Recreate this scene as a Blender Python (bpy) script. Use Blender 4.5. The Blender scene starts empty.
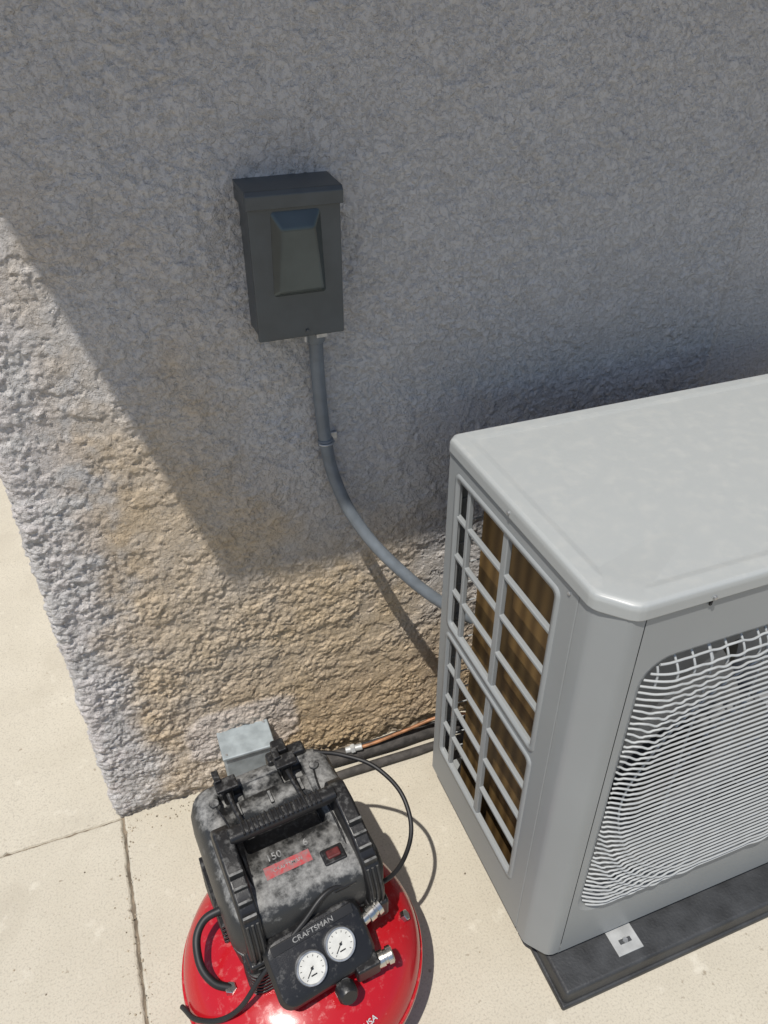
import bpy, bmesh, math, numpy as np
from mathutils import Vector, Matrix
R=math.radians
scene=bpy.context.scene
COL=scene.collection

# ---------------------------------------------------------------- materials
def mat(name, col, rough=0.6, metal=0.0, var=0.0, vscale=20, bump=0.0, bscale=200, col2=None, detail=6, spec=0.5):
    m=bpy.data.materials.new(name); m.use_nodes=True
    nt=m.node_tree; b=nt.nodes['Principled BSDF']
    b.inputs['Base Color'].default_value=(*col,1); b.inputs['Roughness'].default_value=rough
    b.inputs['Metallic'].default_value=metal; b.inputs['Specular IOR Level'].default_value=spec
    tc=nt.nodes.new('ShaderNodeTexCoord')
    if var>0 or col2:
        n=nt.nodes.new('ShaderNodeTexNoise'); n.inputs['Scale'].default_value=vscale; n.inputs['Detail'].default_value=detail
        nt.links.new(tc.outputs['Object'],n.inputs['Vector'])
        r=nt.nodes.new('ShaderNodeValToRGB')
        c2=col2 if col2 else tuple(min(1,c*(1+var)) for c in col)
        c1=col if col2 else tuple(c*(1-var) for c in col)
        r.color_ramp.elements[0].position=0.35; r.color_ramp.elements[1].position=0.65
        r.color_ramp.elements[0].color=(*c1,1); r.color_ramp.elements[1].color=(*c2,1)
        nt.links.new(n.outputs['Fac'],r.inputs['Fac']); nt.links.new(r.outputs['Color'],b.inputs['Base Color'])
        mr=nt.nodes.new('ShaderNodeMapRange'); mr.inputs['To Min'].default_value=max(0,rough-0.08); mr.inputs['To Max'].default_value=min(1,rough+0.1)
        nt.links.new(n.outputs['Fac'],mr.inputs['Value']); nt.links.new(mr.outputs[0],b.inputs['Roughness'])
    if bump>0:
        n=nt.nodes.new('ShaderNodeTexNoise'); n.inputs['Scale'].default_value=bscale; n.inputs['Detail'].default_value=3
        nt.links.new(tc.outputs['Object'],n.inputs['Vector'])
        bp=nt.nodes.new('ShaderNodeBump'); bp.inputs['Strength'].default_value=bump; bp.inputs['Distance'].default_value=0.002
        nt.links.new(n.outputs['Fac'],bp.inputs['Height']); nt.links.new(bp.outputs[0],b.inputs['Normal'])
    return m

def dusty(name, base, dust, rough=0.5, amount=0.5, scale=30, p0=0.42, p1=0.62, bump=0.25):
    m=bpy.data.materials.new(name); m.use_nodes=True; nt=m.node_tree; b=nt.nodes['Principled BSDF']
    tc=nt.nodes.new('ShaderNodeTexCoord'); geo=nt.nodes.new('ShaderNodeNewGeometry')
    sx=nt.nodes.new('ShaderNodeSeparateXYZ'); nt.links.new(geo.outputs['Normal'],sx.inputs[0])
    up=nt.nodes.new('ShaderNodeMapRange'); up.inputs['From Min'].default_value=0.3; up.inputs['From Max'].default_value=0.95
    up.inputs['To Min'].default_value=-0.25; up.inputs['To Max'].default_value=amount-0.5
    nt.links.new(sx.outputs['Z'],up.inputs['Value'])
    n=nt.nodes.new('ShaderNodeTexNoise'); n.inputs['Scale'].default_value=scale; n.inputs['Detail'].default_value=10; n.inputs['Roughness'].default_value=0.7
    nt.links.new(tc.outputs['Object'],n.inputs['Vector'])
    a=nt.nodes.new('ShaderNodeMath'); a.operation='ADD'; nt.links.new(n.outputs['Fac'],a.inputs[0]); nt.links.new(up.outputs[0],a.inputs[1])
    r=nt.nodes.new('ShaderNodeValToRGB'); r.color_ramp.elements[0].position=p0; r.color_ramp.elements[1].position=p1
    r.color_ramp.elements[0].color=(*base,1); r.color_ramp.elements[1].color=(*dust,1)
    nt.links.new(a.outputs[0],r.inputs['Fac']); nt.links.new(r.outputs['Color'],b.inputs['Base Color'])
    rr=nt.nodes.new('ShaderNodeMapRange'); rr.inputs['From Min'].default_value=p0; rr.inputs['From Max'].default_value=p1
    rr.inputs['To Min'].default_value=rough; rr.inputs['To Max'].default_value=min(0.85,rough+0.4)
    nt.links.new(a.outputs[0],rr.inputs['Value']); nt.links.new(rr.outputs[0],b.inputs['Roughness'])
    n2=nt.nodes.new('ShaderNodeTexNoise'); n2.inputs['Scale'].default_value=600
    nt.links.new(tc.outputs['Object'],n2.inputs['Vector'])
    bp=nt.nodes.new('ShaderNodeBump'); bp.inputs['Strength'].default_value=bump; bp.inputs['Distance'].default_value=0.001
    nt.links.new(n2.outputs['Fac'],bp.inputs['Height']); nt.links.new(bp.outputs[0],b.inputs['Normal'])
    return m

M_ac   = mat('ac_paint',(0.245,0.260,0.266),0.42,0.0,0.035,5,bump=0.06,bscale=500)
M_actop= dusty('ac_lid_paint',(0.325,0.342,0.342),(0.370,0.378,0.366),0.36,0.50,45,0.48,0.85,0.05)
M_grill= mat('ac_grille_wire',(0.34,0.355,0.36),0.42,0.0,0.06,30)
M_dark = mat('dark_interior',(0.012,0.012,0.013),0.8,var=0.3)
M_fan  = mat('fan_plastic',(0.14,0.145,0.15),0.5,var=0.15)
M_pad  = mat('pad_rubber',(0.030,0.032,0.035),0.55,var=0.35,vscale=18,bump=0.4,bscale=180)
M_galv = mat('galvanised',(0.45,0.46,0.47),0.38,0.75,0.2,60)
M_foot = mat('foot_steel',(0.40,0.41,0.41),0.5,0.3,0.12,40)
M_chrome=mat('nickel',(0.62,0.6,0.56),0.25,1.0,0.1,80)
M_red  = dusty('tank_red',(0.38,0.009,0.015),(0.50,0.20,0.19),0.18,0.44,70,0.46,0.86,0.04)
M_black= dusty('black_plastic',(0.011,0.011,0.012),(0.085,0.085,0.083),0.36,0.42,80)
M_shr  = dusty('dusty_shroud',(0.022,0.023,0.024),(0.30,0.30,0.292),0.42,0.52,48,0.38,0.70,0.35)
M_rub  = mat('rubber',(0.01,0.01,0.011),0.5,var=0.3)
M_box  = mat('disconnect_paint',(0.068,0.078,0.084),0.36,0.2,0.08,30,bump=0.12,bscale=350)
M_boxf = mat('disconnect_panel',(0.076,0.092,0.094),0.20,0.45,0.1,20,bump=0.05,bscale=90)
M_cond = mat('conduit_pvc',(0.14,0.16,0.18),0.42,0.0,0.12,40)
M_pipe = mat('pipe_insulation',(0.05,0.046,0.043),0.8,var=0.4,vscale=50,bump=0.6,bscale=200)
M_cop  = mat('copper_cable',(0.28,0.13,0.06),0.45,0.2,0.3,60)
M_jbox = mat('junction_grey',(0.29,0.33,0.35),0.5,0.15,0.15,40,bump=0.1,bscale=200)
M_white= mat('print_white',(0.32,0.32,0.31),0.6,col2=(0.12,0.12,0.12),vscale=130)
M_label= mat('label_red',(0.40,0.05,0.055),0.5,col2=(0.24,0.14,0.14),vscale=120)
M_switch=mat('switch_red',(0.08,0.012,0.012),0.5,var=0.3,vscale=90)
M_glass= mat('gauge_face',(0.54,0.54,0.51),0.2,var=0.08,vscale=60)
M_decal= mat('decal_ink',(0.5,0.5,0.5),0.4,var=0.1)
M_roof = mat('fascia_paint',(0.42,0.38,0.33),0.7,var=0.1)
M_tile = mat('roof_tile',(0.28,0.13,0.08),0.8,var=0.3,vscale=6)

# coil fins
M_coil=bpy.data.materials.new('coil_fins'); M_coil.use_nodes=True
nt=M_coil.node_tree; b=nt.nodes['Principled BSDF']; b.inputs['Roughness'].default_value=0.5; b.inputs['Metallic'].default_value=0.3
tc=nt.nodes.new('ShaderNodeTexCoord'); w=nt.nodes.new('ShaderNodeTexWave'); w.wave_type='BANDS'; w.bands_direction='Y'
w.inputs['Scale'].default_value=9; w.inputs['Distortion'].default_value=1.6; w.inputs['Detail'].default_value=2
nt.links.new(tc.outputs['Object'],w.inputs['Vector'])
r=nt.nodes.new('ShaderNodeValToRGB'); r.color_ramp.elements[0].color=(0.12,0.070,0.024,1); r.color_ramp.elements[1].color=(0.22,0.135,0.048,1)
nt.links.new(w.outputs['Fac'],r.inputs['Fac']); nt.links.new(r.outputs['Color'],b.inputs['Base Color'])
w2=nt.nodes.new('ShaderNodeTexWave'); w2.bands_direction='Y'; w2.inputs['Scale'].default_value=150; nt.links.new(tc.outputs['Object'],w2.inputs['Vector'])
bp=nt.nodes.new('ShaderNodeBump'); bp.inputs['Strength'].default_value=0.5; bp.inputs['Distance'].default_value=0.001
nt.links.new(w2.outputs['Fac'],bp.inputs['Height']); nt.links.new(bp.outputs[0],b.inputs['Normal'])

# stucco
M_st=bpy.data.materials.new('stucco'); M_st.use_nodes=True
nt=M_st.node_tree; b=nt.nodes['Principled BSDF']; b.inputs['Roughness'].default_value=0.92; b.inputs['Specular IOR Level'].default_value=0.2
tc=nt.nodes.new('ShaderNodeTexCoord')
def attr(n):
    a=nt.nodes.new('ShaderNodeAttribute'); a.attribute_name=n; return a.outputs['Fac']
def noise(sc,det=8,ro=0.6):
    n=nt.nodes.new('ShaderNodeTexNoise'); n.inputs['Scale'].default_value=sc; n.inputs['Detail'].default_value=det; n.inputs['Roughness'].default_value=ro
    nt.links.new(tc.outputs['Object'],n.inputs['Vector']); return n.outputs['Fac']
def mix(a,bc,f):
    m=nt.nodes.new('ShaderNodeMix'); m.data_type='RGBA'
    for i,v in ((6,a),(7,bc)):
        if isinstance(v,tuple): m.inputs[i].default_value=(*v,1)
        else: nt.links.new(v,m.inputs[i])
    if isinstance(f,float): m.inputs[0].default_value=f
    else: nt.links.new(f,m.inputs[0])
    return m.outputs[2]
def ramp(v,p0,p1,c0=(0,0,0),c1=(1,1,1)):
    r=nt.nodes.new('ShaderNodeValToRGB'); r.color_ramp.elements[0].position=p0; r.color_ramp.elements[1].position=p1
    r.color_ramp.elements[0].color=(*c0,1); r.color_ramp.elements[1].color=(*c1,1); nt.links.new(v,r.inputs['Fac']); return r.outputs['Color']
base=mix((0.49,0.475,0.465),(0.59,0.575,0.56),noise(9))
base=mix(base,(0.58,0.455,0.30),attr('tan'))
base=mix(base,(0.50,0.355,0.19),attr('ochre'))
base=mix(base,(0.64,0.595,0.575),attr('pale'))
base=mix(base,(0.25,0.225,0.195),attr('dirt_and_shade'))  # foot dirt, and pit shading mixed into the stucco colour
base=mix(base,(0.27,0.255,0.24),ramp(noise(170,4,0.7),0.57,0.76))  # dark flecks painted in to strengthen weak relief shading
nt.links.new(base,b.inputs['Base Color'])
ad=nt.nodes.new('ShaderNodeMath'); ad.operation='MULTIPLY_ADD'
nt.links.new(ramp(noise(75,5,0.65),0.44,0.55),ad.inputs[0]); ad.inputs[1].default_value=0.55
nt.links.new(noise(230,5,0.7),ad.inputs[2])
bp=nt.nodes.new('ShaderNodeBump'); bp.inputs['Strength'].default_value=1.0; bp.inputs['Distance'].default_value=0.0034
nt.links.new(ad.outputs[0],bp.inputs['Height'])
nt.links.new(bp.outputs[0],b.inputs['Normal'])

# concrete
M_con=bpy.data.materials.new('concrete'); M_con.use_nodes=True
nt=M_con.node_tree; b=nt.nodes['Principled BSDF']; b.inputs['Roughness'].default_value=0.88; b.inputs['Specular IOR Level'].default_value=0.25
tc=nt.nodes.new('ShaderNodeTexCoord')
c=mix((0.40,0.366,0.295),(0.53,0.495,0.415),noise(5,10,0.65))
c=mix(c,(0.32,0.285,0.225),ramp(noise(2.3,6),0.54,0.82))
c=mix(c,(0.27,0.235,0.18),ramp(noise(60,3,0.5),0.68,0.76))
c=mix(c,(0.34,0.31,0.26),ramp(noise(240,2,0.5),0.50,0.78))
c=mix(c,(0.58,0.55,0.47),ramp(noise(14,5,0.6),0.62,0.8))
nt.links.new(c,b.inputs['Base Color'])
bp=nt.nodes.new('ShaderNodeBump'); bp.inputs['Strength'].default_value=0.5; bp.inputs['Distance'].default_value=0.002
nt.links.new(noise(180,6,0.7),bp.inputs['Height']); nt.links.new(bp.outputs[0],b.inputs['Normal'])

M_dirt=mat('dirt_and_shade',(0.16,0.13,0.095),0.95,var=0.4,vscale=30,bump=1,bscale=80)  # plain soil for the slab joints
M_gr=mat('desert_ground',(0.26,0.2,0.14),0.95,var=0.25,vscale=3,bump=1,bscale=40)

# ---------------------------------------------------------------- mesh helpers
def link(me,name,m=None,parent=None,smooth=False):
    o=bpy.data.objects.new(name,me); COL.objects.link(o)
    if m: me.materials.append(m)
    if smooth: 
        for p in me.polygons: p.use_smooth=True
    if parent: o.parent=parent
    return o
def empty(name,loc=(0,0,0),rz=0):
    e=bpy.data.objects.new(name,None); e.location=loc; e.rotation_euler=(0,0,R(rz)); COL.objects.link(e); e.empty_display_size=.05
    return e
def bevel(o,w,seg=2,ang=35):
    if w>0:
        md=o.modifiers.new('b','BEVEL'); md.width=w; md.segments=seg; md.limit_method='ANGLE'; md.angle_limit=R(ang)
        for p in o.data.polygons: p.use_smooth=True
        try: md.harden_normals=True
        except: pass
    return o
def box(name,x0,x1,y0,y1,z0,z1,m,parent=None,bv=0.002,seg=2):
    v=[(x,y,z) for x in (x0,x1) for y in (y0,y1) for z in (z0,z1)]
    f=[(0,1,3,2),(4,6,7,5),(0,4,5,1),(2,3,7,6),(0,2,6,4),(1,5,7,3)]
    me=bpy.data.meshes.new(name); me.from_pydata(v,[],f); me.update()
    return bevel(link(me,name,m,parent),bv,seg)
def prism(name,pts,axis,a,b_,m,parent=None,bv=0.003,seg=2):
    def mk(p,t):
        if axis=='z': return (p[0],p[1],t)
        if axis=='x': return (t,p[0],p[1])
        return (p[0],t,p[1])
    n=len(pts); v=[mk(p,a) for p in pts]+[mk(p,b_) for p in pts]
    f=[tuple(range(n))[::-1],tuple(range(n,2*n))]+[(i,(i+1)%n,n+(i+1)%n,n+i) for i in range(n)]
    me=bpy.data.meshes.new(name); me.from_pydata(v,[],f)
    bm=bmesh.new(); bm.from_mesh(me); bmesh.ops.recalc_face_normals(bm,faces=bm.faces); bm.to_mesh(me); bm.free()
    return bevel(link(me,name,m,parent),bv,seg)
def rrect(cx,cy,hx,hy,r,n=6):
    r=min(r,hx-1e-4,hy-1e-4); out=[]
    for sx,sy,a0 in ((1,1,0),(-1,1,90),(-1,-1,180),(1,-1,270)):
        for i in range(n+1):
            a=R(a0+90*i/n); out.append((cx+sx*(hx-r)+r*math.cos(a),cy+sy*(hy-r)+r*math.sin(a)))
    return out
def loft(name,secs,m,parent=None,n=6,bv=0):
    v=[];f=[]
    for (z,cx,cy,hx,hy,r) in secs: v+=[(x,y,z) for x,y in rrect(cx,cy,hx,hy,r,n)]
    k=4*(n+1)
    for s in range(len(secs)-1):
        for i in range(k):
            j=(i+1)%k; f.append((s*k+i,s*k+j,(s+1)*k+j,(s+1)*k+i))
    f.append(tuple(range(k))[::-1]); f.append(tuple(range((len(secs)-1)*k,len(secs)*k)))
    me=bpy.data.meshes.new(name); me.from_pydata(v,[],f); me.update()
    return bevel(link(me,name,m,parent),bv if bv else 0.0015,2,30)
def revolve(name,prof,m,parent=None,n=64,mtx=None):
    v=[];f=[]
    for r_,z in prof:
        for i in range(n):
            a=2*math.pi*i/n; v.append((r_*math.cos(a),r_*math.sin(a),z))
    for s in range(len(prof)-1):
        for i in range(n):
            j=(i+1)%n; f.append((s*n+i,s*n+j,(s+1)*n+j,(s+1)*n+i))
    f.append(tuple(range(n))[::-1]); f.append(tuple(range((len(prof)-1)*n,len(prof)*n)))
    me=bpy.data.meshes.new(name); me.from_pydata(v,[],f)
    if mtx: me.transform(mtx)
    me.update()
    o=link(me,name,m,parent,True)
    md=o.modifiers.new('e','EDGE_SPLIT'); md.split_angle=R(38)
    return o
def cyl(name,p0,p1,r_,m,parent=None,n=24,bv=0.0):
    p0=Vector(p0);p1=Vector(p1);d=p1-p0;L=d.length
    q=d.to_track_quat('Z','Y').to_matrix().to_4x4()
    c=min(r_*0.12,0.002)
    return revolve(name,[(r_-c,0),(r_,c),(r_,L-c),(r_-c,L)],m,parent,n,Matrix.Translation(p0)@q)
def tube(name,pts,r_,m,parent=None,res=10,cyc=False):
    cu=bpy.data.curves.new(name,'CURVE'); cu.dimensions='3D'; cu.bevel_depth=r_; cu.bevel_resolution=4; cu.resolution_u=res; cu.use_fill_caps=True
    s=cu.splines.new('BEZIER'); s.bezier_points.add(len(pts)-1)
    for bp_,p in zip(s.bezier_points,pts): bp_.co=p; bp_.handle_left_type='AUTO'; bp_.handle_right_type='AUTO'
    s.use_cyclic_u=cyc
    o=bpy.data.objects.new(name,cu); COL.objects.link(o); cu.materials.append(m)
    if parent: o.parent=parent
    return o
def keep(o,root):
    o.parent=root; o.matrix_parent_inverse=(Matrix.Translation(root.location)@root.rotation_euler.to_matrix().to_4x4()).inverted()
def text(name,s,size,mtx,m,parent,ext=0.0003,sx=1.0):
    cu=bpy.data.curves.new(name,'FONT'); cu.body=s; cu.size=size; cu.extrude=ext; cu.align_x='CENTER'; cu.align_y='CENTER'; cu.offset=size*0.008
    o=bpy.data.objects.new(name,cu); COL.objects.link(o); cu.materials.append(m); o.parent=parent
    o.matrix_local=mtx@Matrix.Diagonal((sx,1,1,1)); return o

# ---------------------------------------------------------------- numpy noise
def vn(x,y,seed=0):
    xi=np.floor(x).astype(np.int64); yi=np.floor(y).astype(np.int64); fx=x-xi; fy=y-yi
    fx=fx*fx*fx*(fx*(fx*6-15)+10); fy=fy*fy*fy*(fy*(fy*6-15)+10)
    def h(a,b_):
        n=(a*374761393+b_*668265263+seed*144665)&0xffffffff
        n=((n^(n>>13))*1274126177)&0xffffffff
        n=(n^(n>>16))&0xffffffff
        return n/4294967295.0
    return (h(xi,yi)*(1-fx)+h(xi+1,yi)*fx)*(1-fy)+(h(xi,yi+1)*(1-fx)+h(xi+1,yi+1)*fx)*fy
def fbm(x,y,o=4,seed=0,g=0.5):
    s=0;a=1;t=0
    for i in range(o):
        c_,s_=math.cos(0.7*i+.3),math.sin(0.7*i+.3)
        s=s+a*vn((x*c_-y*s_)*2**i,(x*s_+y*c_)*2**i,seed+i*17); t+=a; a*=g
    return s/t
def ss(a,b_,x):
    t=np.clip((x-a)/(b_-a),0,1); return t*t*(3-2*t)
def cells(x,y,seed):
    xi=np.floor(x).astype(np.int64); yi=np.floor(y).astype(np.int64); best=np.full(x.shape,9.0)
    def h(a,b_,s):
        n=(a*374761393+b_*668265263+(seed+s)*144665)&0xffffffff
        n=((n^(n>>13))*1274126177)&0xffffffff
        n=(n^(n>>16))&0xffffffff
        return n/4294967295.0
    for dx in (-1,0,1):
        for dy in (-1,0,1):
            a,b_=xi+dx,yi+dy
            px=a+h(a,b_,1); py=b_+h(a,b_,2); rr=0.45+0.8*h(a,b_,3)
            best=np.minimum(best,np.hypot(x-px,y-py)/rr)
    return best

# ---------------------------------------------------------------- house
XC=-0.197; YW=1.2; ZT=2.6
house=empty('stucco_house',(0,0,0))
st=0.0024
us=np.concatenate([np.arange(-6,-0.12,0.12),np.arange(-0.12,1.40,st),np.arange(1.40,2.6,0.02),np.arange(2.6,9.01,0.2)])
zs=np.concatenate([np.arange(-0.06,1.66,st),np.arange(1.66,ZT+0.02,0.02)])
U,Z=np.meshgrid(us,zs)
rc=0.016
arc=math.pi/2*rc
th=np.clip((U+arc/2)/arc,0,1)*math.pi/2
side=np.minimum(U+arc/2,0); front=np.maximum(U-arc/2,0)
X=XC+rc-rc*np.cos(th)+front
Y=YW+rc-rc*np.sin(th)-side
NX=-np.cos(th); NY=-np.sin(th)
ru=fbm(U*3,Z*3,3,5)
lower=np.clip(ss(1.0,0.45,Z+0.9*U+0.35*(ru-.5))+ss(0.10,-0.08,U+0.1*(ru-.5)),0,1)
n1=fbm(U*28+0.8*fbm(U*16,Z*16,2,3),Z*30,5,11,0.62)
n2=fbm(U*120,Z*125,2,21,0.6)
wx=0.8*fbm(U*60,Z*60,2,91); wz=0.8*fbm(U*60,Z*60,2,95)
g0=1-np.clip(cells(U*58+wx,Z*58+wz,3),0,1)      # clumps ~17 mm
g1=1-np.clip(cells(U*95+wx,Z*95+wz,7),0,1)      # granules ~10 mm
g2=1-np.clip(cells(U*150+wx,Z*150+wz,9),0,1)
plate=ss(0.47,0.52,n1)
rmask=ss(0.42,0.58,fbm(U*6,Z*6,4,51,.6))
tro=ss(0.40,0.60,fbm(U*16,Z*22,3,57,.6))
upper_h=0.0022*plate+0.0030*(0.10+0.9*rmask)*g1*tro+0.0022*g0*rmask+0.0014*g2*(.2+.8*rmask)+0.0014*(n2-.5)
low_h=0.0034*ss(0.38,0.60,n1)+0.0030*g1*(.5+tro)+0.0030*g0+0.0016*g2+0.0026*(n2-.5)
H=upper_h*(1-lower)+low_h*lower
H=H+0.004*(fbm(U*2.2,Z*2.2,2,61)-.5)
dense=((U>-0.115)&(U<1.40)&(Z<1.655)).astype(float)
H=H*np.where(dense>0,1,0.3)
H=H-0.008*ss(0.04,0.0,Z+0.05*(n1-.5))
patch=np.exp(-(((U-0.31)/0.135)**4+((Z-0.185)/0.085)**4))
patch=ss(0.3,0.6,patch+0.35*(n1-.5))
H=H+0.003*patch
X=X+NX*H; Y=Y+NY*H
nu=len(us); nz=len(zs)
verts=np.stack([X.ravel(),Y.ravel(),Z.ravel()],1)
ii=np.arange(nz-1)[:,None]*nu+np.arange(nu-1)[None,:]
faces=np.stack([ii,ii+1,ii+nu+1,ii+nu],-1).reshape(-1,4)
me=bpy.data.meshes.new('wall'); me.from_pydata(verts.tolist(),[],faces.tolist())
xf=U
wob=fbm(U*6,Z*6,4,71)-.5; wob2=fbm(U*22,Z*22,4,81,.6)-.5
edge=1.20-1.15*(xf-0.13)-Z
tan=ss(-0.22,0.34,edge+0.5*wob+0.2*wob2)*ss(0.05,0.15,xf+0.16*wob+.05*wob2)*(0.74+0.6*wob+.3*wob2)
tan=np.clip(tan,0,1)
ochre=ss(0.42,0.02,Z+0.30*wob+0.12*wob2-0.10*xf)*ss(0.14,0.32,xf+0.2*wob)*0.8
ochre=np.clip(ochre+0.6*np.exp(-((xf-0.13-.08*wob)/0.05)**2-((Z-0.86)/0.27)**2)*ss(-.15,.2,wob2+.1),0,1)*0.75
pale=np.clip(patch*0.55+0.6*ss(0.12,0.02,xf+.06*wob)*ss(-.1,.1,wob2+.05),0,1)
dirt_and_shade=np.clip(ss(0.035,0.0,Z+0.04*wob2)*0.7+0.36*ss(0.50,0.42,n1)*ss(.45,.1,g1)*(0.5+0.5*lower)+0.10*ss(.25,.05,g2),0,1)  # dirt along the wall foot, plus crevice shade painted between granules
for nm,a in (('tan',tan),('ochre',ochre),('pale',pale),('dirt_and_shade',dirt_and_shade)):
    at=me.attributes.new(nm,'FLOAT','POINT'); at.data.foreach_set('value',a.ravel().astype(np.float32))
me.update()
link(me,'wall',M_st,house,True)
EX=-0.502; SY=0.28; EY=1.2-2.012*SY
box('soffit',EX,9.2,EY,8,ZT,ZT+0.02,M_roof,house,0)
box('fascia_front',EX,9.2,EY,EY+0.03,ZT+0.022,ZT+0.2,M_roof,house,0.003)
box('fascia_side',EX,EX+0.03,EY+0.032,8,ZT+0.022,ZT+0.2,M_roof,house,0.003)
prism('roof',[(EX-.01,ZT+0.203),(9.2,ZT+0.203),(9.2,ZT+0.24),(4.4,ZT+1.4),(EX-.01,ZT+0.24)],'y',EY-.01,8,M_tile,house,0.0)

# ---------------------------------------------------------------- ground
me=bpy.data.meshes.new('ground'); s=400
me.from_pydata([(-s,-s,-0.06),(s,-s,-0.06),(s,s,-0.06),(-s,s,-0.06)],[],[(0,1,2,3)]); link(me,'ground',M_gr)
patio=empty('concrete_patio')
import random
random.seed(4)
def slab(name,x0,x1,y0,y1,zt=0.0,fine=None):
    pts=[]
    def seg(a,b_):
        L=math.dist(a,b_); n=max(2,int(L/0.008)) if fine else max(2,int(L/0.3))
        n=min(n,500)
        for i in range(n):
            t=i/n; pts.append([a[0]+(b_[0]-a[0])*t,a[1]+(b_[1]-a[1])*t])
    seg((x0,y0),(x1,y0));seg((x1,y0),(x1,y1));seg((x1,y1),(x0,y1));seg((x0,y1),(x0,y0))
    cx,cy=(x0+x1)/2,(y0+y1)/2
    hx,hy=(x1-x0)/2,(y1-y0)/2
    sm=0
    edge_=[]
    for p in pts:
        ex=abs(abs(p[0]-cx)-hx)<1e-6; ey=abs(abs(p[1]-cy)-hy)<1e-6; edge_.append((ex,ey))
        sm=0.7*sm+0.3*random.gauss(0,0.0026)
        j=abs(sm)+(random.random()<0.06)*random.uniform(0,0.006)
        if ex: p[0]+=math.copysign(j,cx-p[0])
        if ey: p[1]+=math.copysign(j,cy-p[1])
    n=len(pts)
    def ins(k0,k1,z):
        o=[]
        for p,(ex,ey) in zip(pts,edge_):
            k=random.uniform(k0,k1)
            o.append((p[0]+(math.copysign(k,cx-p[0]) if ex else 0),p[1]+(math.copysign(k,cy-p[1]) if ey else 0),z))
        return o
    v=[(p[0],p[1],zt-0.1) for p in pts]+[(p[0],p[1],zt-0.005) for p in pts]+ins(.0015,.003,zt-0.0015)+ins(.0045,.0065,zt)
    f=[]
    for s_ in (0,1,2):
        for i in range(n): f.append((s_*n+i,s_*n+(i+1)%n,(s_+1)*n+(i+1)%n,(s_+1)*n+i))
    f.append(tuple(range(3*n,4*n)))
    me=bpy.data.meshes.new(name); me.from_pydata(v,[],f); me.update()
    return link(me,name,M_con,patio)
g=0.0015
slab('slab_front_house',-0.187+g,3.0,-1.6,1.24,fine=1)
slab('slab_left',-3.2,-0.187-g,-1.6,1.198-g*.5,fine=1)
slab('slab_left_back',-3.2,-0.187-g,1.198+g*.5,4.0,-0.001,fine=1)
slab('slab_a',-3.2,-0.187-g,-4.6,-1.6-2*g); slab('slab_b',-0.187+g,3.0,-4.6,-1.6-2*g)
slab('slab_c',3.0+2*g,6,-1.6,1.24); slab('slab_d',3.0+2*g,6,-4.6,-1.6-2*g); slab('slab_e',-3.2,-0.187-g,4.0+2*g,8)
me=bpy.data.meshes.new('joint_fill')
me.from_pydata([(-3.2,-4.6,-0.006),(6,-4.6,-0.006),(6,1.25,-0.006),(-0.18,1.25,-.006),(-0.18,8,-0.006),(-3.2,8,-0.006)],[],[(0,1,2,3,4,5)])
link(me,'joint_fill',M_dirt,patio)
bm=bmesh.new()
for i in range(560):
    if i<260: x=random.uniform(-0.18,0.62); y=1.188-abs(random.gauss(0,0.02))
    elif i<440: x=-0.187+random.gauss(0,0.014); y=random.uniform(0.4,1.18)
    else: x=random.uniform(-0.7,0.55); y=random.uniform(0.35,1.18)
    s_=random.choice([0.0008,0.001,0.0014,0.002])*random.uniform(.7,1.3)
    mt=Matrix.Translation((x,y,s_*0.5))@Matrix.Rotation(random.uniform(0,6),4,'Z')@Matrix.Diagonal((1,random.uniform(.6,1.2),.7,1))
    bmesh.ops.create_icosphere(bm,subdivisions=1,radius=s_,matrix=mt)
me=bpy.data.meshes.new('grit'); bm.to_mesh(me); bm.free(); link(me,'grit',mat('grit',(0.28,0.24,0.18),0.9,var=0.5,vscale=60),patio)

# ---------------------------------------------------------------- electrical disconnect
db=empty('electrical_disconnect_box',(0.288,1.2,1.25))
def W(o): keep(o,db); return o
x0,x1=0.2275,0.361
W(box('enclosure',x0,x1,1.132,1.203,1.131,1.345,M_box,None,0.003))
W(box('cover',x0-0.003,x1+0.003,1.1255,1.1318,1.128,1.331,M_box,None,0.0025))
W(prism('hood',[(1.119,1.326),(1.119,1.345),(1.124,1.351),(1.205,1.356),(1.205,1.346),(1.1250,1.342),(1.1250,1.326)],'x',x0-0.0058,x1+0.006,M_box,None,0.0015))
W(box('hood_cheek_l',x0-0.0058,x0-0.0033,1.1265,1.2,1.328,1.345,M_box,None,0.0008))
W(box('hood_cheek_r',x1+0.0035,x1+0.006,1.1265,1.2,1.328,1.345,M_box,None,0.0008))
def frustum(name,outer,inner,y0,y1,m):
    n=len(outer); v=[(p[0],y0,p[1]) for p in outer]+[(p[0],y1,p[1]) for p in inner]
    f=[(i,(i+1)%n,n+(i+1)%n,n+i) for i in range(n)]+[tuple(range(n,2*n))]
    me=bpy.data.meshes.new(name); me.from_pydata(v,[],f)
    bm=bmesh.new(); bm.from_mesh(me); bmesh.ops.recalc_face_normals(bm,faces=bm.faces); bm.to_mesh(me); bm.free()
    o=bevel(link(me,name,m),0.004,3,15); return o
cxm=0.295
W(frustum('embossed_panel',[(cxm-.041,1.198),(cxm+.041,1.198),(cxm+.037,1.321),(cxm-.037,1.321)],
          [(cxm-.034,1.206),(cxm+.034,1.206),(cxm+.024,1.298),(cxm-.024,1.298)],1.125,1.114,M_boxf))
W(box('latch_tab',0.319,0.337,1.132,1.146,1.120,1.1295,M_galv,None,0.001))
W(cyl('cover_screw',(0.303,1.1252,1.138),(0.303,1.1225,1.138),0.003,M_box,None,12))
W(cyl('hasp_pin',(0.300,1.130,1.128),(0.300,1.130,1.118),0.003,M_galv,None,12))

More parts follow.
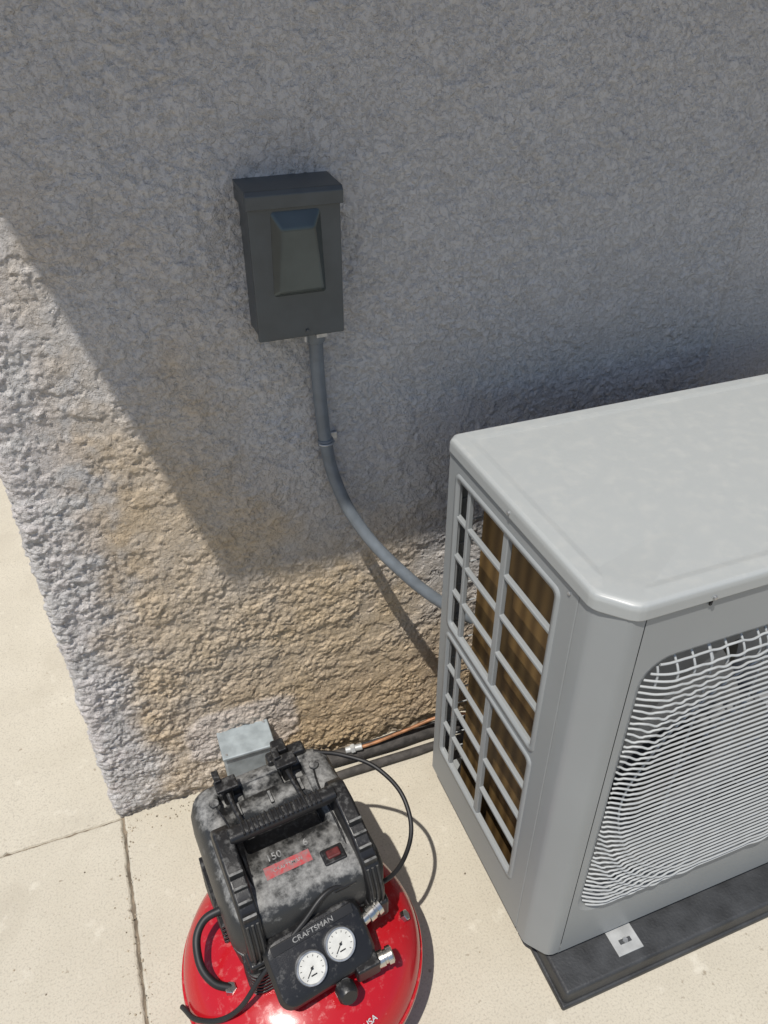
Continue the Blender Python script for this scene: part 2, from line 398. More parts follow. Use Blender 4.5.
# ---------------------------------------------------------------- conduit
cd=empty('electrical_conduit',(0.33,1.17,0.9))
def K(o): keep(o,cd); return o
K(cyl('connector',(0.327,1.168,1.129),(0.327,1.168,1.100),0.0155,M_cond))
K(revolve('locknut',[(0.0185,0),(0.0195,0.002),(0.0195,0.007),(0.0185,0.009)],M_galv,None,8,Matrix.Translation((0.327,1.168,1.1175))))
K(tube('flexible_tube',[(0.327,1.168,1.125),(0.3275,1.169,1.06),(0.331,1.172,0.98),(0.337,1.174,0.905),(0.351,1.168,0.82),(0.387,1.142,0.725),(0.448,1.09,0.640),(0.53,1.04,0.560),(0.58,1.01,0.53)],0.0122,M_cond,None,24))
K(tube('strap_band',[(0.323,1.165,0.905),(0.329,1.159,0.905),(0.337,1.1578,0.905),(0.345,1.160,0.905),(0.350,1.167,0.905),(0.352,1.19,0.905)],0.0018,M_galv,None))
K(box('strap_plate',0.348,0.364,1.188,1.2005,0.898,0.912,M_galv,None,0.001))
K(revolve('strap_ring',[(0.0130,0),(0.0142,0.001),(0.0142,0.012),(0.0130,0.013)],M_cond,None,24,Matrix.Translation((0.3372,1.1735,0.898))@Matrix.Rotation(R(-3),4,'Y')))

# ---------------------------------------------------------------- junction box, pipes
jb=empty('junction_box',(0.11,1.2,0.15))
for o in (box('housing',0.058,0.165,1.120,1.204,0.085,0.19,M_jbox,None,0.004),
          box('lid',0.053,0.170,1.115,1.196,0.1905,0.199,M_jbox,None,0.003),
          cyl('screw_a',(0.063,1.125,0.199),(0.063,1.125,0.2005),0.003,M_galv,None,10),
          cyl('screw_b',(0.16,1.186,0.199),(0.16,1.186,0.2005),0.003,M_galv,None,10),
          cyl('stub',(0.11,1.16,-0.002),(0.11,1.16,0.084),0.014,M_cond)):
    keep(o,jb)
pp=empty('insulated_pipe',(0.4,1.17,0.02))
for o in (tube('foam_tube',[(0.16,1.172,0.012),(0.3,1.165,0.019),(0.45,1.160,0.020),(0.62,1.155,0.022),(0.72,1.10,0.06),(0.74,1.0,0.12)],0.0195,M_pipe,None,16),
          tube('foam_tube_small',[(0.25,1.125,0.0),(0.36,1.12,0.011),(0.5,1.118,0.012),(0.62,1.115,0.012),(0.70,1.06,0.07),(0.72,1.0,0.10)],0.011,M_pipe,None,16)):
    keep(o,pp)
cb=empty('copper_cable',(0.4,1.15,0.05))
for o in (tube('wire_a',[(0.36,1.155,0.044),(0.42,1.150,0.052),(0.50,1.150,0.062),(0.60,1.14,0.085),(0.68,1.06,0.14)],0.0042,M_cop,None,16),
          tube('wire_b',[(0.36,1.163,0.042),(0.43,1.160,0.047),(0.52,1.158,0.054),(0.62,1.13,0.07),(0.68,1.06,0.12)],0.0032,M_rub,None,16),
          cyl('fitting',(0.345,1.160,0.043),(0.385,1.152,0.050),0.008,M_foot,None,12),
          cyl('fitting_nut',(0.357,1.157,0.0455),(0.368,1.1555,0.0475),0.0115,M_foot,None,6)):
    keep(o,cb)

# ---------------------------------------------------------------- equipment pad
pad=empty('equipment_pad',(1.0,0.75,0))
o=prism('pad_slab',[(0.549,0.487),(1.53,0.487),(1.53,1.06),(0.549,1.06)],'z',0.0,0.055,M_pad,None,0.007,3); keep(o,pad)
o=prism('pad_rim',[(0.544,0.482),(1.535,0.482),(1.535,1.065),(0.544,1.065)],'z',0.0,0.016,M_pad,None,0.004,2); keep(o,pad)

# ---------------------------------------------------------------- AC unit
ac=empty('air_conditioner_condenser',(1.0,0.78,0))
def A(o): keep(o,ac); return o
AX0,AX1,AY0,AY1=0.512,1.500,0.550,1.020
ZB,ZL=0.078,0.936
def lidpts(e):
    return [(AX0-e,AY1+e-.012),(AX0-e,0.596),(AX0-e+0.002,0.588),(AX0-e+0.007,0.580),(0.540,AY0-e+0.008),(0.549,AY0-e+.002),(0.558,AY0-e),(1.462,AY0-e),(1.494+e*.5,0.577),(AX1+e,0.592),(AX1+e,AY1+e),(AX0-e+.012,AY1+e)]
v=[];f=[]
def inset(pts,d):
    cx=sum(p[0] for p in pts)/len(pts); cy=sum(p[1] for p in pts)/len(pts)
    return [(p[0]+math.copysign(min(d,abs(cx-p[0])),cx-p[0]),p[1]+math.copysign(min(d,abs(cy-p[1])),cy-p[1])) for p in pts]
L0=lidpts(0.005)
rings=[(ZL,L0),(ZL+0.018,L0),(ZL+0.024,inset(L0,0.0015)),(ZL+0.0275,inset(L0,0.006)),(ZL+0.0285,inset(L0,0.026)),(ZL+0.0262,inset(L0,0.036)),(ZL+0.0262,inset(L0,0.2))]
n=len(L0)
for z,p in rings: v+=[(q[0],q[1],z) for q in p]
for s_ in range(len(rings)-1):
    for i in range(n): f.append((s_*n+i,s_*n+(i+1)%n,(s_+1)*n+(i+1)%n,(s_+1)*n+i))
f.append(tuple(range(n))[::-1]); f.append(tuple(range((len(rings)-1)*n,len(rings)*n)))
me=bpy.data.meshes.new('lid'); me.from_pydata(v,[],f)
bm=bmesh.new(); bm.from_mesh(me); bmesh.ops.recalc_face_normals(bm,faces=bm.faces); bm.to_mesh(me); bm.free()
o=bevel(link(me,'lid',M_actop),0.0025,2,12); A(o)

ycuts=[0.620,0.668,0.806,0.822,0.936,0.946,0.980,AY1]
def rows(z0,z1,nr,gap):
    h=((z1-z0)-gap*(nr-1))/nr
    return [(z0+i*(h+gap),z0+i*(h+gap)+h) for i in range(nr)]
Zr=rows(0.190,0.535,4,0.0075)+rows(0.568,0.900,4,0.0075)
zc=sorted(set([ZB]+[a for r_ in Zr for a in r_]+[ZL]))
holes_y=[(0.668,0.806),(0.822,0.936),(0.946,0.980)]
def side_panel(name,xp,m,thick,sgn):
    v=[];f=[]; idx={}
    def vi(y,z):
        k=(round(y,4),round(z,4))
        if k not in idx: idx[k]=len(v); v.append((xp,y,z))
        return idx[k]
    for yi in range(len(ycuts)-1):
        for zi in range(len(zc)-1):
            y0,y1,z0_,z1_=ycuts[yi],ycuts[yi+1],zc[zi],zc[zi+1]
            hole=any(abs(y0-a)<1e-5 for a,_ in holes_y) and any(abs(z0_-a)<1e-5 for a,_ in Zr)
            if not hole: f.append((vi(y0,z0_),vi(y1,z0_),vi(y1,z1_),vi(y0,z1_)))
    me=bpy.data.meshes.new(name); me.from_pydata(v,[],f)
    bm=bmesh.new(); bm.from_mesh(me)
    bmesh.ops.recalc_face_normals(bm,faces=bm.faces); bm.to_mesh(me); bm.free()
    o=link(me,name,m); md=o.modifiers.new('s','SOLIDIFY'); md.thickness=thick; md.offset=0
    bevel(o,0.0022,2); return o
A(side_panel('side_grille',AX0+0.005,M_ac,0.010,1))
def frame(name,y0,y1,z0,z1,w_,xp,m):
    a=(y0+y1)/2;b_=(z0+z1)/2;hy=(y1-y0)/2;hz=(z1-z0)/2
    R1=rrect(a,b_,hy,hz,0.014,5);R2=rrect(a,b_,hy-.002,hz-.002,0.013,5);R3=rrect(a,b_,hy-w_,hz-w_,0.010,5);R4=rrect(a,b_,hy-w_-.002,hz-w_-.002,0.009,5)
    n=len(R1); v=[(xp+.004,*p) for p in R1]+[(xp,*p) for p in R2]+[(xp,*p) for p in R3]+[(xp+.006,*p) for p in R4]
    f=[(s_*n+i,s_*n+(i+1)%n,(s_+1)*n+(i+1)%n,(s_+1)*n+i) for s_ in range(3) for i in range(n)]
    me=bpy.data.meshes.new(name); me.from_pydata(v,[],f)
    bm=bmesh.new(); bm.from_mesh(me); bmesh.ops.recalc_face_normals(bm,faces=bm.faces); bm.to_mesh(me); bm.free()
    return link(me,name,m,None,True)
A(frame('window_frame_upper',0.657,0.990,0.558,0.910,0.010,AX0-0.003,M_ac))
A(frame('window_frame_lower',0.657,0.990,0.180,0.545,0.010,AX0-0.003,M_ac))
def shell(name,pts,z0,z1,th_,m):
    n=len(pts); v=[(p[0],p[1],z0) for p in pts]+[(p[0],p[1],z1) for p in pts]
    f=[(i,i+1,n+i+1,n+i) for i in range(n-1)]
    me=bpy.data.meshes.new(name); me.from_pydata(v,[],f); me.update()
    o=link(me,name,m,None,True); md=o.modifiers.new('s','SOLIDIFY'); md.thickness=th_; md.offset=-1
    es=o.modifiers.new('e','EDGE_SPLIT'); es.split_angle=R(32); return o
A(shell('corner_post',[(AX0+0.0005,0.6185),(AX0+0.0005,0.596),(AX0+0.0022,0.590),(AX0+0.006,0.584),(0.540,0.5565),(0.546,0.5525),(0.554,AY0+.0005),(0.566,AY0+.0005)],ZB,ZL-0.001,0.003,M_ac))
A(shell('corner_post_right',[(1.446,AY0+.0005),(1.460,AY0+.0005),(1.471,0.5545),(AX1-0.005,0.584),(AX1-.0005,0.594),(AX1-.0005,0.6185)],ZB,ZL-0.001,0.003,M_ac))
A(box('right_panel',AX1-0.006,AX1,0.6195,AY1,ZB,ZL-0.001,M_ac,None,0.001))
fx0,fx1,fz0,fz1=0.567,1.4455,ZB,ZL-0.001
gx0,gx1,gz0,gz1=0.588,1.205,0.205,0.842
CR=0.05
gc=((gx0+gx1)/2,(gz0+gz1)/2); ghx,ghz=(gx1-gx0)/2,(gz1-gz0)/2
hole=rrect(gc[0],gc[1],ghx,ghz,CR,10)
def proj(p):
    dx,dz=p[0]-gc[0],p[1]-gc[1]; c_=[]
    if dx>0:c_.append((fx1-gc[0])/dx)
    if dx<0:c_.append((fx0-gc[0])/dx)
    if dz>0:c_.append((fz1-gc[1])/dz)
    if dz<0:c_.append((fz0-gc[1])/dz)
    t=min(c_); return (gc[0]+dx*t,gc[1]+dz*t)
angs=[(math.atan2(p[1]-gc[1],p[0]-gc[0]),p) for p in hole]
for cx_,cz_ in ((fx0,fz0),(fx1,fz0),(fx1,fz1),(fx0,fz1)):
    a=math.atan2(cz_-gc[1],cx_-gc[0]); best=None
    for i in range(len(hole)):
        p,q=hole[i],hole[(i+1)%len(hole)]
        dx,dz=math.cos(a),math.sin(a); ex,ez=q[0]-p[0],q[1]-p[1]
        den=dx*ez-dz*ex
        if abs(den)<1e-9: continue
        t=((p[0]-gc[0])*ez-(p[1]-gc[1])*ex)/den; s_=((p[0]-gc[0])*dz-(p[1]-gc[1])*dx)/den
        if t>0 and -1e-6<=s_<=1+1e-6: best=(gc[0]+dx*t,gc[1]+dz*t)
    angs.append((a,best))
angs.sort(key=lambda k:k[0]); hole2=[p for _,p in angs]; n=len(hole2)
outer=[proj(p) for p in hole2]
def sc(p,k): return (gc[0]+(p[0]-gc[0])*(1-k/ghx),gc[1]+(p[1]-gc[1])*(1-k/ghz))
rings=[(AY0,outer),(AY0,[sc(p,-0.008) for p in hole2]),(AY0+0.004,hole2),(AY0+0.014,[sc(p,0.006) for p in hole2]),(AY0+0.03,[sc(p,0.008) for p in hole2])]
v=[];f=[]
for y,p in rings: v+=[(q[0],y,q[1]) for q in p]
for s_ in range(len(rings)-1):
    for i in range(n): f.append((s_*n+i,s_*n+(i+1)%n,(s_+1)*n+(i+1)%n,(s_+1)*n+i))
me=bpy.data.meshes.new('front_panel'); me.from_pydata(v,[],f)
bm=bmesh.new(); bm.from_mesh(me); bmesh.ops.recalc_face_normals(bm,faces=bm.faces); bm.to_mesh(me); bm.free()
o=link(me,'front_panel',M_ac,None,True); es=o.modifiers.new('e','EDGE_SPLIT'); es.split_angle=R(20); A(o)
cu=bpy.data.curves.new('fan_guard','CURVE'); cu.dimensions='3D'; cu.bevel_depth=0.0019; cu.bevel_resolution=2
def poly(pts):
    s=cu.splines.new('POLY'); s.points.add(len(pts)-1)
    for q,p in zip(s.points,pts): q.co=(*p,1)
nw=50
def bulge(x,z):
    ax=min((x-gx0),(gx1-x)); az=min(z-gz0,gz1-z)
    a=min(1,max(0,ax/0.05)); c_=min(1,max(0,az/0.03))
    k=math.sin(a*math.pi/2)*math.sin(c_*math.pi/2)
    return AY0+0.008-0.020*k
for i in range(nw):
    z=gz0+0.009+(gz1-gz0-0.018)*i/(nw-1)
    dz=abs(z-gc[1]); r_=CR; hw=ghx
    if dz>ghz-r_: hw=ghx-r_+math.sqrt(max(0,r_*r_-(dz-(ghz-r_))**2))
    xa,xb=gc[0]-hw+0.003,gc[0]+hw-0.003
    pts=[]
    for k in range(161):
        t=k/160; x=xa+(xb-xa)*t
        rr=math.hypot(x-gc[0],z-gc[1]); zz=0.0024*math.sin((rr-0.29)*2*math.pi/0.026)*math.exp(-((rr-0.325)/0.045)**2)
        pts.append((x,bulge(x,z)-abs(zz)*0.8,z+zz))
    poly(pts)
for x in np.arange(gx0+0.022,gx1-0.01,0.0285):
    dx=abs(x-gc[0]); hh=ghz
    if dx>ghx-CR: hh=ghz-CR+math.sqrt(max(0,CR**2-(dx-(ghx-CR))**2))
    zt=gc[1]+hh-0.003; pts=[]
    for k in range(9):
        z=zt-0.036*k/8; pts.append((x,bulge(x,z)+0.003,z))
    poly(pts)
for x in (gx0+0.11,gc[0]-.1,gc[0]+.1,gx1-0.11):
    pts=[(x,bulge(x,z)+0.004,z) for z in np.linspace(gz0+0.004,gz1-0.004,40)]
    poly(pts)
for rr_ in (0.07,0.20,0.285):
    pts=[(gc[0]+rr_*math.cos(a),bulge(gc[0]+rr_*math.cos(a),gc[1]+rr_*math.sin(a))+0.004,gc[1]+rr_*math.sin(a)) for a in np.linspace(0,2*math.pi,60)]
    poly(pts)
cu.materials.append(M_grill); o=bpy.data.objects.new('fan_guard',cu); COL.objects.link(o); A(o)
N=96; v=[];f=[]
def sq(a,k):
    dx,dz=math.cos(a),math.sin(a); t=min((ghx-k)/max(1e-6,abs(dx)),(ghz-k)/max(1e-6,abs(dz))); return (gc[0]+dx*t,gc[1]+dz*t)
for ring in range(5):
    for i in range(N):
        a=2*math.pi*i/N
        if ring==0: x,z=sq(a,0.009); y=AY0+0.032
        else:
            r_=(0.285,0.275,0.272,0.285)[ring-1]; x,z=gc[0]+r_*math.cos(a),gc[1]+r_*math.sin(a); y=AY0+(0.036,0.05,0.09,0.12)[ring-1]
        v.append((x,y,z))
for s_ in range(4):
    for i in range(N): f.append((s_*N+i,s_*N+(i+1)%N,(s_+1)*N+(i+1)%N,(s_+1)*N+i))
me=bpy.data.meshes.new('fan_shroud'); me.from_pydata(v,[],f); me.update(); A(link(me,'fan_shroud',M_fan,None,True))
v=[];f=[]
for bl in range(3):
    a0=bl*2*math.pi/3+0.5; b0=len(v)
    for i in range(9):
        rr_=0.05+0.21*i/8; sw=0.35*i/8
        for j in range(7):
            a=a0+sw+(j/6-0.5)*(1.5+0.35*i/8); v.append((gc[0]+rr_*math.cos(a),AY0+0.09+0.035*(j/6-0.5)*2+0.01*math.sin(j),gc[1]+rr_*math.sin(a)))
    for i in range(8):
        for j in range(6): f.append((b0+i*7+j,b0+i*7+j+1,b0+(i+1)*7+j+1,b0+(i+1)*7+j))
me=bpy.data.meshes.new('fan_blades'); me.from_pydata(v,[],f); me.update(); A(link(me,'fan_blades',mat('fan_blade',(0.22,0.225,0.23),0.35,var=0.1),None,True))
A(cyl('fan_hub',(gc[0],AY0+0.055,gc[1]),(gc[0],AY0+0.15,gc[1]),0.06,M_fan))
A(box('interior_back',AX0+0.09,AX1-0.01,0.93,0.935,ZB+0.01,ZL-0.01,M_dark,None,0))
A(box('interior_partition',1.23,1.235,0.6,0.93,ZB+0.01,ZL-0.01,M_dark,None,0))
A(box('front_backing',0.60,1.22,0.74,0.745,ZB+0.01,ZL-0.01,M_fan,None,0))
A(box('coil_side',AX0+0.044,AX0+0.072,0.64,0.962,ZB+0.01,ZL-0.005,M_coil,None,0))
A(box('coil_back',AX0+0.074,AX1-0.03,0.968,0.990,ZB+0.01,ZL-0.005,M_coil,None,0))
cu=bpy.data.curves.new('rear_guard','CURVE'); cu.dimensions='3D'; cu.bevel_depth=0.0015
for z in np.arange(ZB+0.05,ZL-0.03,0.05): poly([(AX0+0.012,AY1-0.003,z),(AX1-0.008,AY1-0.003,z)])
for x in np.arange(AX0+0.02,AX1-0.01,0.03): poly([(x,AY1-0.005,ZB+.01),(x,AY1-0.005,ZL-.005)])
cu.materials.append(M_grill); o=bpy.data.objects.new('rear_guard',cu); COL.objects.link(o); A(o)
A(box('rear_post_left',AX0+0.0125,AX0+0.04,AY1-0.002,AY1,ZB,ZL-0.001,M_ac,None,0.0005))
A(box('base_pan',AX0+0.006,AX1-0.006,AY0+0.040,AY1-0.002,ZB-0.006,ZB-0.001,M_ac,None,0.001))
A(box('base_skirt',0.568,1.445,AY0+0.003,AY0+0.0075,ZB-0.010,ZB+0.012,M_ac,None,0.001))
for fx in (0.706,1.30):
    for (ya,yb) in ((0.508,0.60),(0.97,1.05)):
        A(box('foot_plate',fx-0.028,fx+0.028,ya,yb,0.0552,0.0585,M_foot,None,0.001))
        A(box('foot_riser',fx-0.026,fx+0.026,max(ya,0.565) if ya<.9 else 0.98,0.597 if ya<.9 else 1.01,0.0588,0.0715,M_foot,None,0.001))
        yy=ya+0.022 if ya<.9 else yb-0.02
        A(box('foot_slot',fx-0.013,fx+0.013,yy-0.0045,yy+0.0045,0.0586,0.0590,M_pad,None,0))
        A(revolve('foot_bolt',[(0.0055,0),(0.0055,0.003),(0.0048,0.004)],M_galv,None,6,Matrix.Translation((fx,yy,0.0591))))
A(cyl('screw_side',(AX0-0.0045,0.805,0.945),(AX0-0.0075,0.805,0.945),0.0032,M_galv,None,12))
A(cyl('screw_front',(0.665,AY0-0.0045,0.943),(0.665,AY0-0.0080,0.943),0.0030,M_galv,None,12))
A(box('clip_front',0.6630,0.6670,AY0-0.003,AY0-0.0005,0.927,0.9355,M_dark,None,0.0005))
A(cyl('screw_post',(AX0-0.0002,0.64,0.92),(AX0-0.002,0.64,0.92),0.003,M_galv,None,12))
A(box('service_cover',1.24,1.43,AY0-0.004,AY0-0.0008,0.30,0.80,M_ac,None,0.002))

# ---------------------------------------------------------------- compressor
CX,CY=0.125,0.705
cp=empty('air_compressor',(CX,CY,0),6)
P=cp
K_=1.04
TM=Matrix.Translation((-0.015,-0.006,0))
prof=[(0.02,0.045),(0.10,0.05),(0.16,0.065),(0.19,0.09),(0.2025,0.12),(0.2045,0.134),(0.2075,0.1345),(0.2085,0.137),(0.2085,0.147),(0.2075,0.1495),(0.2045,0.150),(0.2025,0.166),(0.197,0.182),(0.186,0.199),(0.168,0.214),(0.14,0.227),(0.10,0.237),(0.06,0.242),(0.02,0.244)]
prof=[(r_*K_,z) for r_,z in prof]
revolve('tank',prof,M_red,P,96,TM)
for a in (45,135,225,315):
    x,y=0.135*math.cos(R(a))-0.015,0.135*math.sin(R(a))
    cyl('foot',(x,y,0.0),(x,y,0.062),0.018,M_rub,P)
revolve('drain_valve',[(0.008,0.02),(0.008,0.045)],M_chrome,P,12,TM)
SX,SYc=0.000,0.088
def S(z,hx,hy,r_): return (z,SX,SYc+(0.0 if z<.36 else 0.003),hx,hy,r_)
sh=loft('pump_shroud',[S(0.165,.118,.130,.05),S(0.235,.130,.142,.045),S(0.298,.137,.146,.042),S(0.301,.133,.142,.040),S(0.306,.133,.142,.040),S(0.309,.138,.147,.042),S(0.350,.137,.146,.040),S(0.374,.131,.140,.038),S(0.386,.121,.130,.034),S(0.392,.106,.114,.028)],M_shr,P)
def cut(o,x0,x1,y0,y1,z0,z1,bv_=0.006):
    c_=box('cutter',x0,x1,y0,y1,z0,z1,M_black,P,bv_)
    md=o.modifiers.new('bool','BOOLEAN'); md.operation='DIFFERENCE'; md.object=c_; md.solver='EXACT'
    bpy.context.view_layer.update()
    dg=bpy.context.evaluated_depsgraph_get()
    nm=bpy.data.meshes.new_from_object(o.evaluated_get(dg)); o.modifiers.clear(); o.data=nm
    bpy.data.objects.remove(c_)
cut(sh,-0.072,0.074,0.060,0.130,0.345,0.45)
cut(sh,-0.085,-0.040,0.165,0.195,0.372,0.45,0.003)
cut(sh,0.030,0.075,0.165,0.195,0.372,0.45,0.003)
box('recess_floor',-0.069,0.071,0.063,0.127,0.3452,0.349,M_black,P,0.001)
tube('seam',[(-0.080,-0.020,0.388),(-0.083,0.04,0.3925),(-0.085,0.13,0.3925),(-0.095,0.185,0.3905)],0.002,M_black,P)
tube('seam_r',[(0.082,-0.020,0.388),(0.085,0.04,0.3925),(0.086,0.13,0.3925),(0.095,0.185,0.3905)],0.002,M_black,P)
for x in (-0.058,0.0,0.058):
    box('top_rib',x-0.003,x+0.003,0.134,0.160,0.3905,0.3975,M_shr,P,0.0015)
for (x,y) in ((-0.094,0.18),(0.095,0.175)):
    cyl('screw_boss',(x,y,0.386),(x,y,0.396),0.009,M_shr,P,20)
for nm,xa in (('handle_arm_left',-0.119),('handle_arm_right',0.089)):
    arm=[(-0.072,0.285),(-0.070,0.345),(-0.050,0.390),(-0.010,0.420),(0.055,0.436),(0.095,0.436),(0.112,0.424),(0.120,0.395),(0.120,0.33),(0.0,0.31)]
    prism(nm,arm,'x',xa,xa+0.031,M_black,P,0.006,3)
    for k in range(4):
        y=-0.045+k*0.019; z=0.396+k*0.0115
        box('arm_rib',xa+0.004,xa+0.027,y-0.0025,y+0.0025,z-0.006,z+0.008,M_shr,P,0.001)
    for k in range(3):
        xx=xa+0.007+k*0.0085
        tube('arm_flute',[(xx,-0.0725,0.30),(xx,-0.071,0.345),(xx,-0.052,0.389)],0.0022,M_shr,P)
    box('arm_foot',xa-0.004,xa+0.035,-0.078,-0.045,0.27,0.315,M_black,P,0.006)
g_=loft('handle_grip',[(0,0,0,0.0145,0.0115,0.010),(0.190,0,0,0.0145,0.0115,0.010)],M_black,P)
g_.matrix_local=Matrix.Translation((-0.095,0.078,0.434))@Matrix.Rotation(R(90),4,'Y')@Matrix.Rotation(R(90),4,'Z')
for k in range(17):
    x=-0.070+k*0.0085
    box('grip_rib',x-0.0018,x+0.0018,0.065,0.091,0.436,0.4475,M_rub,P,0.0012)
for x in (-0.066,0.046):
    box('cord_hook_post',x-0.009,x+0.009,0.180,0.196,0.374,0.412,M_black,P,0.003)
    box('cord_hook_top',x-0.020,x+0.020,0.178,0.206,0.4125,0.420,M_black,P,0.003)
    box('cord_hook_tip',x-0.018,x-0.006,0.196,0.222,0.4205,0.427,M_black,P,0.002)
    tube('cord_hook_rod',[(x+0.004,0.100,0.410),(x+0.001,0.135,0.405),(x-0.001,0.178,0.405)],0.0045,M_black,P)
box('rear_block',0.020,0.094,0.210,0.236,0.36,0.402,M_black,P,0.005)
box('rear_block_tip',0.035,0.06,0.216,0.246,0.4025,0.416,M_black,P,0.003)
for k in range(9):
    z=0.205+k*0.0105
    loft('vent_rib',[(z,-0.078,-0.052,0.050,0.034,0.022),(z+0.0055,-0.078,-0.052,0.050,0.034,0.022)],M_black,P,5)
loft('vent_core',[(0.19,-0.078,-0.050,0.046,0.030,0.02),(0.305,-0.078,-0.050,0.046,0.030,0.02)],M_rub,P,5)
for k in range(8):
    z=0.20+k*0.012
    box('side_vent_r',0.134,0.143,0.0,0.16,z,z+0.0055,M_black,P,0.0015)
    box('side_vent_l',-0.143,-0.134,0.02,0.16,z,z+0.0055,M_black,P,0.0015)
loft('motor_base',[(0.215,0.0,0.05,0.10,0.13,0.05),(0.25,0.0,0.05,0.10,0.13,0.05)],M_black,P)
box('label_red_top',-0.058,0.022,0.004,0.026,0.3921,0.3926,M_label,P,0.0002)
text('label_text','CRAFTSMAN',0.009,Matrix.Translation((-0.018,0.0150,0.3928)),M_white,P)
text('rating_text','150',0.018,Matrix.Translation((-0.034,0.039,0.3923)),M_white,P)
text('rating_text_b','6',0.018,Matrix.Translation((0.022,0.039,0.3923)),M_white,P)
box('switch_bezel',0.036,0.076,-0.018,0.012,0.384,0.395,M_black,P,0.003)
box('switch_rocker',0.044,0.068,-0.011,0.005,0.394,0.400,M_switch,P,0.003)
box('front_notch',0.034,0.078,-0.052,-0.024,0.352,0.372,M_black,P,0.004)
CM=Matrix.Translation((-0.014,-0.092,0.300))@Matrix.Rotation(R(4),4,'Z')@Matrix.Rotation(R(38),4,'X')
def F(o): o.matrix_local=CM; return o
F(loft('control_console',[(-0.06,0,0.01,0.062,0.035,0.02),(-0.03,0,0,0.080,0.052,0.022),(0.010,0,0,0.086,0.056,0.024),(0.020,0,0,0.080,0.050,0.022),(0.023,0,0,0.070,0.042,0.018)],M_black,P))
F(box('console_band',-0.072,0.072,0.030,0.045,0.0205,0.0245,M_rub,P,0.001))
text('console_text','CRAFTSMAN',0.0115,CM@Matrix.Translation((0,0.0375,0.0246)),M_white,P,sx=1.1)
for gx,gy in ((-0.024,-0.010),(0.031,-0.001)):
    F(revolve('gauge_bezel',[(0.0252,0.018),(0.0258,0.030),(0.0245,0.033),(0.0225,0.033),(0.0218,0.0305)],M_galv,P,40,Matrix.Translation((gx,gy,0))))
    F(revolve('gauge_dial',[(0.0217,0.0285),(0.0217,0.0308)],M_glass,P,40,Matrix.Translation((gx,gy,0))))
    for k in range(11):
        a=R(225-27*k); 
        t_=box('gauge_tick',0.0165,0.0195,-0.0004,0.0004,0.0309,0.0313,M_rub,P,0); t_.matrix_local=CM@Matrix.Translation((gx,gy,0))@Matrix.Rotation(a,4,'Z')
    F(box('gauge_print',gx-0.005,gx+0.005,gy-0.011,gy-0.009,0.0309,0.0312,M_rub,P,0))
    t_=box('gauge_needle',-0.004,0.015,-0.0006,0.0006,0.0315,0.0322,M_rub,P,0); t_.matrix_local=CM@Matrix.Translation((gx,gy,0))@Matrix.Rotation(R(222),4,'Z')
    F(revolve('gauge_pin',[(0.0022,0.031),(0.0018,0.0335)],M_rub,P,12,Matrix.Translation((gx,gy,0))))
kn=[(0.014,0),(0.017,0.003),(0.017,0.020),(0.013,0.025)]
revolve('regulator_knob',kn,M_black,P,14,Matrix.Translation((0.006,-0.146,0.266))@Matrix.Rotation(R(70),4,'X'))
cyl('regulator_stem',(0.006,-0.116,0.279),(0.006,-0.148,0.266),0.011,M_galv,P)
for (px,py,pz,ang) in ((0.070,-0.083,0.305,14),(0.060,-0.136,0.270,-6)):
    mt=Matrix.Translation((px,py,pz))@Matrix.Rotation(R(ang),4,'Z')@Matrix.Rotation(R(82),4,'Y')
    revolve('quick_coupler',[(0.010,0),(0.010,0.010),(0.0135,0.011),(0.0135,0.022),(0.0115,0.023),(0.0115,0.027),(0.0145,0.028),(0.0145,0.036),(0.011,0.038),(0.0075,0.038),(0.0075,0.034)],M_chrome,P,24,mt)
box('manifold',0.03,0.072,-0.15,-0.07,0.255,0.288,M_black,P,0.004)
def decal(name,s,size,ang,r_,z,tilt,m):
    a=R(ang); mt=TM@Matrix.Translation((r_*math.cos(a),r_*math.sin(a),z))@Matrix.Rotation(a+R(90),4,'Z')@Matrix.Rotation(R(tilt),4,'X')
    return text(name,s,size,mt,m,P)
decal('decal_usa','USA',0.014,-76,0.1900,0.2070,44,M_decal)
decal('decal_made','MTL',0.011,-74,0.2040,0.1900,56,M_decal)
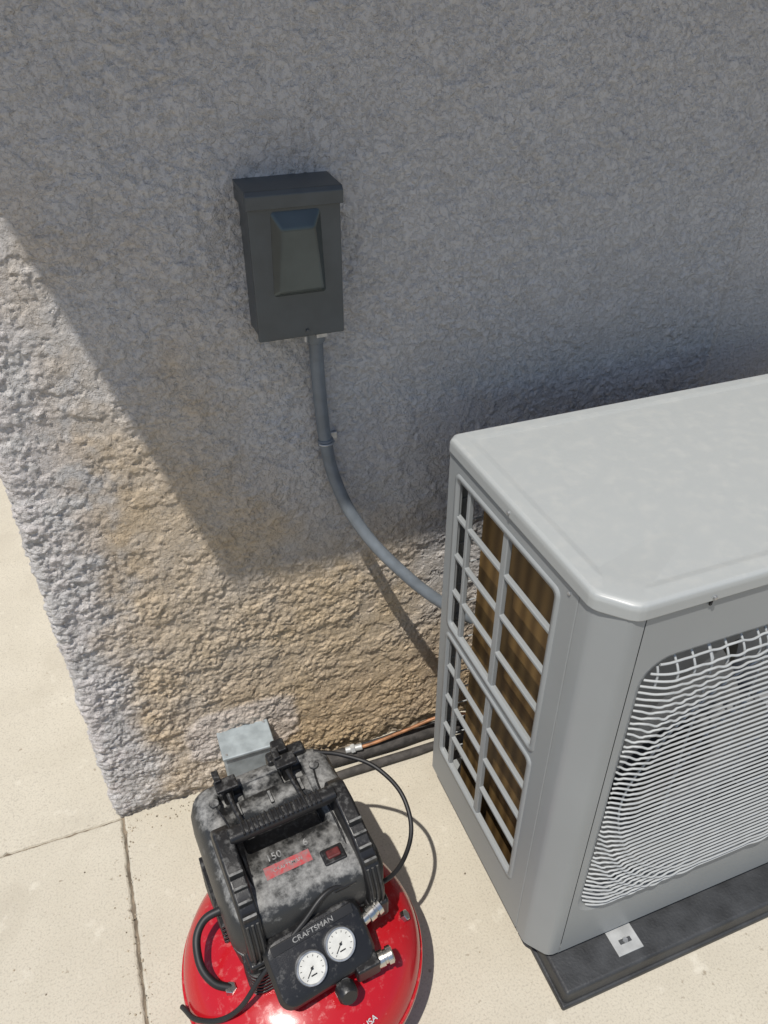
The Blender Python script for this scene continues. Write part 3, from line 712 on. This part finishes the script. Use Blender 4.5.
tube('hose_loop',[(-0.128,0.045,0.30),(-0.170,0.045,0.285),(-0.190,0.012,0.262),(-0.180,-0.030,0.238),(-0.152,-0.050,0.226)],0.0070,M_rub,P)
cyl('tank_fitting',(-0.158,-0.049,0.19),(-0.156,-0.049,0.234),0.010,M_chrome,P,6)
o=tube('power_cord',[(0.21,0.925,0.385),(0.262,0.905,0.375),(0.322,0.855,0.36),(0.348,0.78,0.325),(0.315,0.712,0.305),(0.231,0.664,0.330),(0.165,0.662,0.375),(0.103,0.636,0.352),(0.030,0.61,0.300),(-0.030,0.598,0.235),(-0.085,0.628,0.192),(-0.110,0.675,0.155)],0.0042,M_rub,None,20); keep(o,cp)
cyl('tank_plug',(0.145,-0.06,0.195),(0.165,-0.066,0.212),0.010,M_chrome,P,6)

# ---------------------------------------------------------------- light
d=Vector((0.32,SY,-1.0)).normalized()
sl=bpy.data.lights.new('sun','SUN'); sl.energy=4.7; sl.angle=R(0.5); sl.color=(1.0,0.95,0.875)
so=bpy.data.objects.new('sun',sl); COL.objects.link(so); so.rotation_euler=d.to_track_quat('-Z','Y').to_euler(); so.location=(-2,-1.5,6)
wd=bpy.data.worlds.new('World'); scene.world=wd; wd.use_nodes=True
nt=wd.node_tree; bg=nt.nodes['Background']; sky=nt.nodes.new('ShaderNodeTexSky'); sky.sky_type='NISHITA'; sky.sun_disc=False
sky.sun_elevation=math.asin(-d.z); sky.sun_rotation=math.atan2(-d.x,-d.y)%(2*math.pi)
nt.links.new(sky.outputs[0],bg.inputs['Color']); bg.inputs['Strength'].default_value=0.108

# ---------------------------------------------------------------- camera
cam=bpy.data.cameras.new('camera'); co=bpy.data.objects.new('camera',cam); COL.objects.link(co); scene.camera=co
cam.sensor_fit='VERTICAL'; cam.sensor_height=24; cam.lens=24*769/1024; cam.clip_start=0.02; cam.clip_end=2000
co.location=(0,0,1.6); co.rotation_euler=(R(55),0,R(-21))
scene.view_settings.view_transform='Standard'; scene.view_settings.look='None'; scene.view_settings.exposure=0
